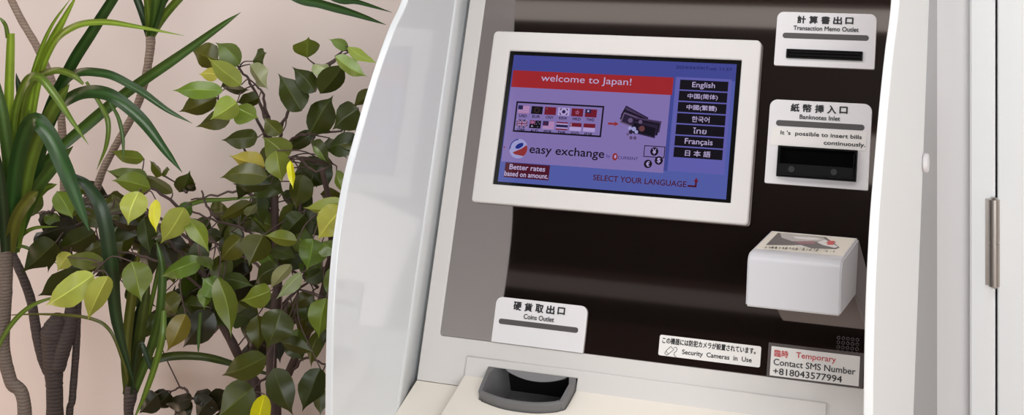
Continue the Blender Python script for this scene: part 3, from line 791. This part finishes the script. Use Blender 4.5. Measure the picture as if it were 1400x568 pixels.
branches = [
    [(368, 200, .14), (350, 160, .12), (325, 148, .10), (300, 140, .09)], [(366, 175, .13), (355, 140, .12), (340, 110, .11), (325, 90, .1), (318, 78, .1)],
    [(378, 200, .14), (390, 160, .12), (402, 130, .11), (420, 105, .1), (440, 92, .1), (455, 82, .1), (478, 70, .1)], [(440, 92, .1), (452, 88, .1), (462, 78, .1), (470, 62, .1)],
    [(384, 220, .15), (400, 190, .14), (430, 182, .13), (465, 178, .12), (482, 160, .1)], [(376, 260, .16), (350, 235, .14), (335, 205, .12), (325, 195, .1)],
    [(376, 225, .15), (405, 215, .13), (430, 235, .12), (455, 225, .11)], [(370, 290, .16), (350, 270, .15), (325, 262, .14), (290, 268, .12), (262, 272, .10)],
    [(378, 330, .16), (400, 300, .14), (425, 285, .12), (465, 280, .1)], [(375, 350, .16), (350, 325, .14), (325, 310, .13), (290, 300, .1), (262, 288, .08)],
    [(380, 400, .16), (360, 370, .14), (330, 350, .12), (300, 335, .1), (280, 320, .08)], [(382, 420, .17), (410, 395, .16), (440, 370, .15), (455, 340, .14)],
    [(318, 470, .19), (300, 430, .16), (270, 390, .13), (240, 370, .10), (200, 352, .07), (160, 345, .04), (130, 372, .0)], [(280, 380, .17), (240, 340, .13), (210, 300, .09), (190, 270, .05)],
    [(262, 330, .15), (220, 300, .13), (180, 290, .12), (130, 300, .12), (90, 320, .12)], [(250, 290, .12), (220, 265, .10), (190, 250, .09), (160, 245, .09)],
    [(130, 300, .12), (100, 280, .12), (70, 290, .12)], [(160, 345, .04), (140, 360, .02), (125, 378, .0)],
    [(385, 450, .18), (420, 430, .18), (450, 440, .18)], [(376, 480, .16), (350, 470, .14), (330, 500, .12)], [(372, 510, .15), (350, 530, .13), (345, 545, .10)],
    [(395, 510, .22), (420, 490, .2), (445, 500, .18)], [(290, 400, .17), (285, 440, .14), (262, 440, .12)], [(380, 430, .16), (395, 410, .14), (408, 395, .12)],
    [(230, 600, .25), (240, 560, .25), (215, 540, .25)], [(340, 600, .24), (300, 560, .25), (270, 545, .25), (245, 550, .25)], [(262, 545, .25), (250, 530, .25), (232, 538, .25)],
    [(255, 262, .1), (245, 252, .1)], [(300, 300, .12), (285, 285, .11), (275, 260, .1)],
    [(435, 395, .18), (400, 370, .14), (385, 365, .12)], [(366, 160, .13), (360, 130, .12), (350, 115, .11)],
]
bmt = bmesh.new()
for br in branches:
    P = sm_path(W(br), 5)
    P = [p + V((random.uniform(-1, 1), random.uniform(-1, 1), random.uniform(-1, 1))) * .0016 for p in P]
    add_tube(bmt, P, [.0026, .0019, .0013], 6); stem_pts += P

bmf, cl = new_leaf_bm()
# base x y, tip x y, half width, tone, depth, roll (degrees)
LV = [
 (298,82,261,68,17,4,.10,-20),(328,88,294,58,15,1,.09,25),(330,116,283,78,13,2,.05,-25),(299,103,271,102,9,7,.07,20),(305,124,235,124,12,10,.04,15),(296,133,244,153,15,4,.08,-20),
 (316,150,267,174,13,4,.07,20),(324,140,287,164,16,2,.03,-10),(322,146,354,162,15,1,.05,-25),(303,118,342,123,8,0,.08,40),(354,134,322,140,10,0,.09,-35),(342,88,367,123,11,6,.08,35),(345,84,365,72,10,0,.09,-30),
 (420,79,422,50,17,1,.08,10),(476,66,449,54,7,10,.07,40),(476,64,517,87,7,2,.06,-35),(458,77,503,105,10,10,.05,20),(428,88,456,103,9,6,.08,-40),
 (431,126,399,91,13,0,.07,10),(412,152,380,100,18,0,.06,-12),(438,128,472,84,16,0,.06,15),(424,182,456,130,19,0,.08,-15),(490,149,454,178,18,0,.07,20),(510,124,482,146,9,4,.07,-30),
 (492,196,444,206,15,0,.09,30),(468,188,492,212,12,4,.10,-20),(425,195,453,224,9,0,.08,45),(428,200,448,222,4,1,.075,10),(393,216,358,187,18,1,.05,15),(378,206,386,250,16,1,.04,-12),
 (460,233,474,266,7,9,.09,25),(472,279,414,284,11,2,.05,-30),(470,284,434,329,20,7,.04,15),(352,188,302,192,13,4,.07,20),(362,228,312,213,12,7,.07,-25),(366,242,300,244,14,4,.06,20),(370,252,317,251,9,0,.09,-20),
 (384,184,361,160,11,4,.09,20),(345,277,299,302,9,4,.09,-30),(338,296,352,277,7,6,.10,40),(245,263,260,233,13,0,.10,10),(252,262,268,250,7,11,.11,30),
 (197,217,150,206,9,1,.10,-30),(202,242,144,232,11,1,.08,-25),(206,258,152,247,14,1,.05,-15),(222,240,204,219,6,4,.09,50),(221,238,233,232,5,4,.09,-45),(236,264,188,238,8,4,.11,30),
 (190,262,175,309,18,2,.0,12),(252,284,219,334,17,2,.0,-14),(256,298,286,347,12,1,.02,-20),(262,280,240,300,10,8,.05,20),
 (103,308,46,327,12,11,.09,20),(76,332,29,374,20,0,.06,-10),(130,318,76,340,17,0,.09,-15),(96,346,78,372,12,7,.08,20),(92,352,151,360,12,1,.03,-15),
 (128,376,62,418,20,2,-.02,12),(110,372,51,405,18,0,.04,-25),(148,378,120,439,16,2,-.03,-12),(180,358,193,414,20,1,-.01,10),
 (302,398,276,380,16,9,.04,10),(280,392,279,424,9,9,.04,-15),(298,380,316,463,15,1,.03,-12),(276,356,219,379,13,9,.04,20),(272,350,290,372,8,9,.045,-30),(360,322,340,365,20,4,.06,-12),(330,325,300,358,15,4,.08,20),
 (300,380,348,392,11,0,.07,-20),(370,398,328,412,15,1,.06,12),(406,330,361,322,10,1,.05,-20),(428,327,419,371,19,9,.06,15),(440,332,464,352,13,9,.07,-20),(380,365,348,390,14,0,.09,25),
 (398,362,369,396,9,6,.06,-35),(412,374,377,410,9,6,.05,30),(440,370,414,386,10,0,.08,20),(458,365,450,412,11,1,.07,-15),(385,424,364,478,22,0,.04,10),(352,432,352,482,14,4,.06,-20),
 (384,468,431,483,10,0,.06,25),(446,408,436,464,17,1,.05,-12),(456,430,450,460,9,7,.07,20),(374,504,401,569,18,0,.03,14),(438,504,413,564,17,0,.04,-14),(434,530,438,570,10,0,.06,25),
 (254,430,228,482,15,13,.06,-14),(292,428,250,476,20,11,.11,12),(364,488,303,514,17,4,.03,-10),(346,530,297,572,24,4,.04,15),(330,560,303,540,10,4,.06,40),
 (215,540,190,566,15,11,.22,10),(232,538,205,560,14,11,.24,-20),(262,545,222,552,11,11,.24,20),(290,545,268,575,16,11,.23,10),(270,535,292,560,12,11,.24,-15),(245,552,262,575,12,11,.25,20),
 (110,290,70,282,10,4,.12,20),(120,262,96,250,9,4,.13,-20),(140,335,110,350,12,4,.10,10),(60,295,85,305,9,9,.12,-20),(28,300,60,262,12,9,.08,20),(78,262,100,300,14,10,.08,-15),
]
YLW = [(213, 273, 214, 319, 8, 3, .0, 20), (397, 220, 401, 260, 5, 3, .03, -25), (362, 540, 352, 610, 13, 3, .02, 10)]
def nearest(p): return min(stem_pts, key=lambda q: (q - p).length_squared)
rl = random.Random(11)
def do_leaf(bm, cl, e):
    bx, by, tx, ty, hw, tn, Y, roll = e
    dy = rl.uniform(-.012, .012)
    b, t = at(bx, by, Y), at(tx, ty, Y - .008 + dy)
    add_leaf(bm, cl, b, t, hw * 1.1 * px(Y), tone(tn, rl), math.radians(roll), rl.uniform(.1, .55), rl.uniform(.0, .15), rl.uniform(.02, .2), rl)
    q = nearest(b); d = (b - q).length
    if d < .16:
        mid = (b + q) / 2 + V((rl.uniform(-1, 1), 0, rl.uniform(0, 1))) * d * .15
        add_tube(bmt, spline([b, mid, q], 4), [.0009, .0012], 5)
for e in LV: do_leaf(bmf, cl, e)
for e in YLW:
    bmy, cly = new_leaf_bm(); do_leaf(bmy, cly, e)
    leaf_obj('yellow_leaf', bmy, LEAF, ficus)['label'] = 'bright yellow leaf'
# leaves deeper in the bush
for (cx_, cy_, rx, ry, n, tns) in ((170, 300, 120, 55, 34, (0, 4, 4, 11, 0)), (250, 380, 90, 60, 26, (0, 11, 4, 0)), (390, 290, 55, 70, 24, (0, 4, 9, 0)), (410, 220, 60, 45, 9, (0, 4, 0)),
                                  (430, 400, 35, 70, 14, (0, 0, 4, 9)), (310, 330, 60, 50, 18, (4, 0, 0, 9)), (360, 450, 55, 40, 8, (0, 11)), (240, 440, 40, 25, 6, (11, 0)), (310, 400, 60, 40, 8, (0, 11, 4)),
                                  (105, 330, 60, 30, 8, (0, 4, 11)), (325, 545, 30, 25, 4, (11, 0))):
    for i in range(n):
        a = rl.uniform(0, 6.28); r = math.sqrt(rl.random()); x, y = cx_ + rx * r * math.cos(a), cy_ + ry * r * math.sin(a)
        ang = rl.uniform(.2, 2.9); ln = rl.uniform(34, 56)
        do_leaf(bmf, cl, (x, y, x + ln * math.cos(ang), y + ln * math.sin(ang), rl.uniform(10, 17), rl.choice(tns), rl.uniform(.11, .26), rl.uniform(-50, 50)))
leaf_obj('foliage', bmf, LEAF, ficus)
bm_obj('twigs', bmt, TWIG, ficus, True)

# ---- dracaenas
def straps(name, parent, lst):
    bm, c_ = new_leaf_bm()
    for e in lst:
        pts, wd, tn = e[0], e[1], e[2]; fold = e[3] if len(e) > 3 else .3; tw = e[4] if len(e) > 4 else (0, 0)
        P = W(pts); Y = pts[len(pts) // 2][2]
        add_strap(bm, c_, P, wd * px(Y) * .92, tone(tn, rl, .06), fold, tw, e[5] if len(e) > 5 else None)
    return leaf_obj(name, bm, STRAP, parent)

# A: pale ringed trunk at the left edge
a0 = at(40, 600, .05)
da = thing('dracaena_plant', (-.95, -.04, 0), 'dracaena with a pale ringed trunk and a big green rosette at the left edge', 'plant')
pot(da, -.95, -.04, .095)
trunk_obj('trunk', [(-.95, -.03, .25), (-.94, .0, .42)] + W([(34, 575, .05), (14, 520, .05), (4, 470, .05), (7, 400, .05), (8, 335, .05), (12, 300, .05)]), [.011, .011, .010, .010, .0105, .011, .010], BARK_MID, da, .03)
full = [(0, .9), (.3, 1), (.7, .95), (.9, .5), (1, .04)]
straps('leaf_rosette', da, [
 ([(8,335,.05),(10,220,.03),(13,110,.01),(15,46,0)], 18, 10, .3, (0, .2), [(0, .7), (.4, 1), (.9, .8), (1, .7)]),
 ([(11,52,0),(8,36,-.005),(3,28,-.01),(-4,22,-.01)], 10, 9, .2, (0, 0), [(0, .8), (.6, .6), (1, .1)]),
 ([(22,330,.05),(28,180,.05),(45,100,.05),(68,40,.05),(98,-4,.05)], 8, 10),
 ([(24,330,.05),(40,150,.04),(62,75,.03),(85,30,.02),(107,-10,.02)], 15, 10, .35),
 ([(28,320,.05),(48,140,.03),(70,65,.02),(100,37,.0),(140,30,-.01),(190,37,-.02),(252,49,-.03)], 12, 10, .3),
 ([(26,310,.05),(60,170,.04),(96,92,.03),(125,45,.02),(160,-10,.02)], 21, 5, .3, (0, .5), [(0, .5), (.3, .9), (.6, 1), (1, .9)]),
 ([(70,150,.06),(96,100,.05),(116,60,.04)], 9, 10, .2, (0, 0), [(0, .8), (.5, 1), (1, .1)]),
 ([(14,330,.05),(34,265,.06),(70,215,.07),(120,170,.08),(175,125,.08),(240,80,.07),(300,37,.06),(329,17,.06)], 20, 8, .35, (0, -.3)),
 ([(22,320,.05),(28,170,.03),(42,115,.01),(72,97,.0),(98,102,-.01),(114,115,-.01)], 13, 9, .3, (0, .3), [(0, .7), (.5, 1), (.85, .8), (1, .35)]),
 ([(16,330,.05),(18,180,.02),(32,118,.0),(52,105,-.02),(75,130,-.03),(98,165,-.03),(121,198,-.03)], 15, 9, .35),
 ([(34,300,.05),(62,180,.03),(92,108,.02),(140,100,0),(185,120,-.01),(228,150,-.02),(263,169,-.02)], 15, 5, .35, (.2, -.2)),
 ([(36,300,.05),(68,170,.03),(100,132,.01),(145,128,-.01),(190,160,-.02),(225,205,-.03),(249,236,-.03)], 23, 5, .35, (.3, -.2)),
 ([(14,340,.03),(22,230,.0),(42,168,-.02),(64,180,-.03),(86,225,-.04),(106,275,-.04),(122,316,-.04)], 29, 5, .3, (.3, -.1), full),
 ([(12,340,.04),(14,250,.02),(4,160,.0),(-10,90,-.01)], 22, 8, .3, (0, 0), full), ([(20,340,.04),(42,220,.02),(72,150,.0),(95,115,-.0)], 24, 9, .3, (0, 0), full),
 ([(16,345,.05),(44,270,.04),(70,232,.04),(100,200,.04)], 22, 8, .3, (0, 0), full), ([(8,345,.02),(4,280,.0),(-4,200,-.02)], 18, 12, .3, (0, 0), full),
 ([(14,345,.05),(26,270,.04),(34,200,.03),(40,150,.03)], 22, 9, .3, (0, 0), full), ([(20,345,.06),(30,300,.05),(55,262,.05),(78,252,.05)], 18, 9, .3, (0, 0), full),
 ([(16,335,.06),(28,250,.07),(30,150,.07),(22,100,.07)], 18, 12, .3, (0, 0), full), ([(12,345,.03),(22,300,.01),(40,272,.0),(52,262,.0)], 22, 4, .2, (0, 0), full),
 ([(118,112,.06),(140,148,.06),(148,170,.06),(145,200,.06),(132,233,.06)], 9, 9, .3), ([(150,140,.05),(162,162,.05),(168,190,.05),(169,222,.05)], 7, 8, .3),
 ([(14,340,.06),(30,322,.06),(48,312,.06),(80,310,.07)], 7, 9, .2), ([(14,336,.06),(34,338,.07),(58,350,.08),(80,362,.08)], 6, 9, .2), ([(-14,500,.02),(4,462,.03),(24,434,.04),(50,415,.05),(92,402,.07)], 9, 9, .2),
 ([(18,340,.06),(34,300,.06),(44,280,.06)], 9, 9, .2),
])
# B: thick forked trunk
b0 = at(76, 600, .18)
db = thing('dracaena_plant', (-1.04, .225, 0), 'tall dracaena with a thick dark forked trunk and thin stems against the wall', 'plant')
pot(db, -1.04, .225, .11)
trunk_obj('trunk', [(b0.x, b0.y, .25), (b0.x, b0.y, .42)] + W([(75, 568, .18), (74, 520, .18), (72, 480, .18), (74, 455, .18), (82, 434, .18)]), [.014, .014, .0135, .0135, .017, .021, .013], BARK_DARK, db, .06, 16)
trunk_obj('branch', W([(66, 510, .18), (58, 490, .175), (50, 455, .17), (42, 410, .17), (27, 370, .16), (10, 338, .16), (-8, 320, .16)]), [.008, .0085, .0075, .007, .0065], BARK_DARK, db, .04)
trunk_obj('branch', W([(78, 505, .18), (88, 470, .182), (97, 435, .19), (97, 390, .2), (92, 340, .2), (89, 298, .2)]), [.013, .013, .010, .0075, .0070], BARK_DARK, db, .04)
trunk_obj('branch', W([(89, 300, .2), (88, 280, .2), (86, 200, .2), (80, 140, .2), (56, 75, .2), (28, 25, .2), (6, -20, .2), (-15, -60, .2)]), [.0071, .0066, .0062, .006], BARK_PALE, db, .04)
trunk_obj('stem', [(b0.x + .04, b0.y + .02, .25)] + W([(96, 600, .2), (99, 545, .2), (104, 480, .2), (106, 430, .2), (110, 370, .21), (118, 310, .22)]), [.0058, .0058, .006, .0062], BARK_DARK, db, .05)
trunk_obj('stem', W([(118, 312, .22), (120, 300, .22), (138, 240, .22), (155, 205, .22), (183, 155, .21), (197, 115, .2), (205, 70, .2), (206, 44, .2)]),
          [.0062, .0062, .0065, .0065, .0075], BARK_PALE, db, .05)
straps('leaf_rosette', db, [
 ([(204,50,.2),(196,22,.19),(184,-10,.18),(165,-60,.16)], 13, 12, .3, (0, 0), full), ([(205,50,.19),(203,20,.18),(200,-10,.17),(190,-70,.15)], 12, 9, .3, (0, 0), full),
 ([(207,50,.19),(212,15,.17),(214,-20,.16),(216,-80,.14)], 15, 8, .3, (0, 0), full), ([(208,48,.19),(222,25,.18),(245,-2,.17),(290,-50,.15)], 14, 9, .3, (0, 0), full),
 ([(207,46,.2),(216,20,.2),(228,0,.2),(240,-20,.2)], 6, 11, .3, (0, 0), full), ([(206,48,.2),(206,10,.2),(222,-30,.2)], 16, 8, .3, (0, 0), full),
 ([(210,45,.18),(250,-60,.12),(330,-60,.1),(400,-6,.11),(440,6,.12),(485,19,.13),(528,34,.14)], 15, 5, .3, (0, .2), [(0, .6), (.4, 1), (.75, .9), (.9, .5), (1, .03)]),
 ([(210,45,.18),(260,-70,.16),(360,-70,.16),(450,-6,.17),(490,3,.18),(536,17,.19)], 12, 5, .3, (0, .2)),
])
# C: low green dracaena in the middle
c0 = at(178, 600, .10)
dc = thing('dracaena_plant', (c0.x, c0.y, 0), 'low dracaena with dark narrow leaves standing between the forked trunk and the fig', 'plant')
pot(dc, c0.x, c0.y, .075)
trunk_obj('trunk', [(c0.x, c0.y, .25), (c0.x, c0.y, .42)] + W([(176, 585, .1), (176, 560, .1), (178, 545, .1), (179, 528, .1)]), [.007, .007, .007, .0075, .010, .008], BARK_DARK, dc, .05)
straps('leaf_rosette', dc, [
 ([(176,545,.1),(172,490,.1),(176,440,.1),(184,380,.1),(190,340,.1)], 17, 4, .3, (0, 0), full), ([(180,540,.1),(188,480,.09),(196,430,.08),(204,380,.08)], 18, 0, .3, (0, 0), full),
 ([(184,535,.1),(205,480,.09),(218,430,.08),(222,370,.08),(214,330,.08)], 15, 8, .3, (0, 0), full), ([(178,540,.1),(168,495,.09),(150,452,.08),(120,435,.08),(60,430,.09),(-8,432,.1)], 6, 4, .2),
 ([(224,425,.05),(222,460,.04),(212,500,.04),(198,540,.04),(184,572,.04)], 12, 9, .3, (0, 0), [(0, .7), (.3, 1), (.7, .8), (1, .2)]),
 ([(182,540,.12),(196,505,.12),(225,489,.13),(275,488,.13),(325,500,.14),(400,522,.15)], 14, 0, .3, (0, 0)),
 ([(180,540,.09),(190,470,.07),(205,500,.06),(212,516,.06)], 9, 12, .3), ([(176,540,.11),(184,470,.12),(196,400,.12)], 22, 12, .3, (0, 0), full),
 ([(182,540,.12),(200,490,.13),(225,440,.14),(240,390,.14)], 14, 12, .3, (0, 0), full),
 ([(184,530,.06),(160,440,.03),(152,360,.01),(140,290,.0),(120,255,.0),(100,240,.0)][::-1], 26, 12, .25, (0, 0), [(0, .3), (.2, .7), (.5, 1), (.8, .75), (1, .05)]),
 ([(182,530,.12),(210,400,.13),(235,300,.14),(268,277,.14),(310,273,.14),(366,268,.14)], 9, 9, .2),
 ([(274,428,.09),(272,455,.09),(271,484,.09)], 6, 8, .2, (0, 0), full),
])

# ------------------------------------------------------------------ lights
def area(name, loc, target, sx, sy, power, col=(1, 1, 1)):
    l = bpy.data.lights.new(name, 'AREA'); l.shape = 'RECTANGLE'; l.size = sx; l.size_y = sy; l.energy = power; l.color = col
    o = bpy.data.objects.new(name, l); COL.objects.link(o); o.location = loc
    o.rotation_euler = (V(target) - V(loc)).to_track_quat('-Z', 'Y').to_euler(); return o
area('ceiling_panel_light', (.5, -.85, 2.75), (.45, -.6, 0), 1.5, .8, 10.5, (1, 1, 1))
area('plant_downlight', (-1.0, -.85, 2.75), (-.8, -.1, .9), 1.0, .7, 22, (1, .99, .98))
area('right_fill_light', (1.9, -2.0, 1.5), (-.1, 0, 1.1), 1.9, 1.6, 48, (.94, .985, 1))  # soft fill lamp added at the right, no window there
area('rear_light', (.95, -3.6, 1.4), (.4, .2, 1.1), 1.5, 1.4, 33, (.93, .985, 1))
area('side_light', (-2.1, -1.6, 1.5), (.3, 0, 1.1), 1.2, 1.0, 14, (.98, .99, 1))
area('warm_low_light', (-2.1, -.35, .35), (-1.1, .38, .8), .6, .5, 6, (1, .76, .58))

w = bpy.data.worlds.new('World'); SC.world = w; w.use_nodes = True
w.node_tree.nodes['Background'].inputs[0].default_value = (.5, .48, .46, 1); w.node_tree.nodes['Background'].inputs[1].default_value = .2

# ------------------------------------------------------------------ camera
cd = bpy.data.cameras.new('camera'); cd.sensor_width = 36; cd.lens = F_PX / 1400 * 36; cd.sensor_fit = 'HORIZONTAL'
cd.shift_x = (700 - CX) / 1400; cd.shift_y = -(284 - CY) / 1400; cd.clip_start = .05
co = bpy.data.objects.new('camera', cd); COL.objects.link(co); co.location = CAM; co.rotation_euler = (math.radians(90), 0, YAW)
SC.camera = co
vs = SC.view_settings; vs.view_transform = 'Standard'; vs.look = 'None'; vs.gamma = 1; vs.exposure = 0; vs.use_curve_mapping = False
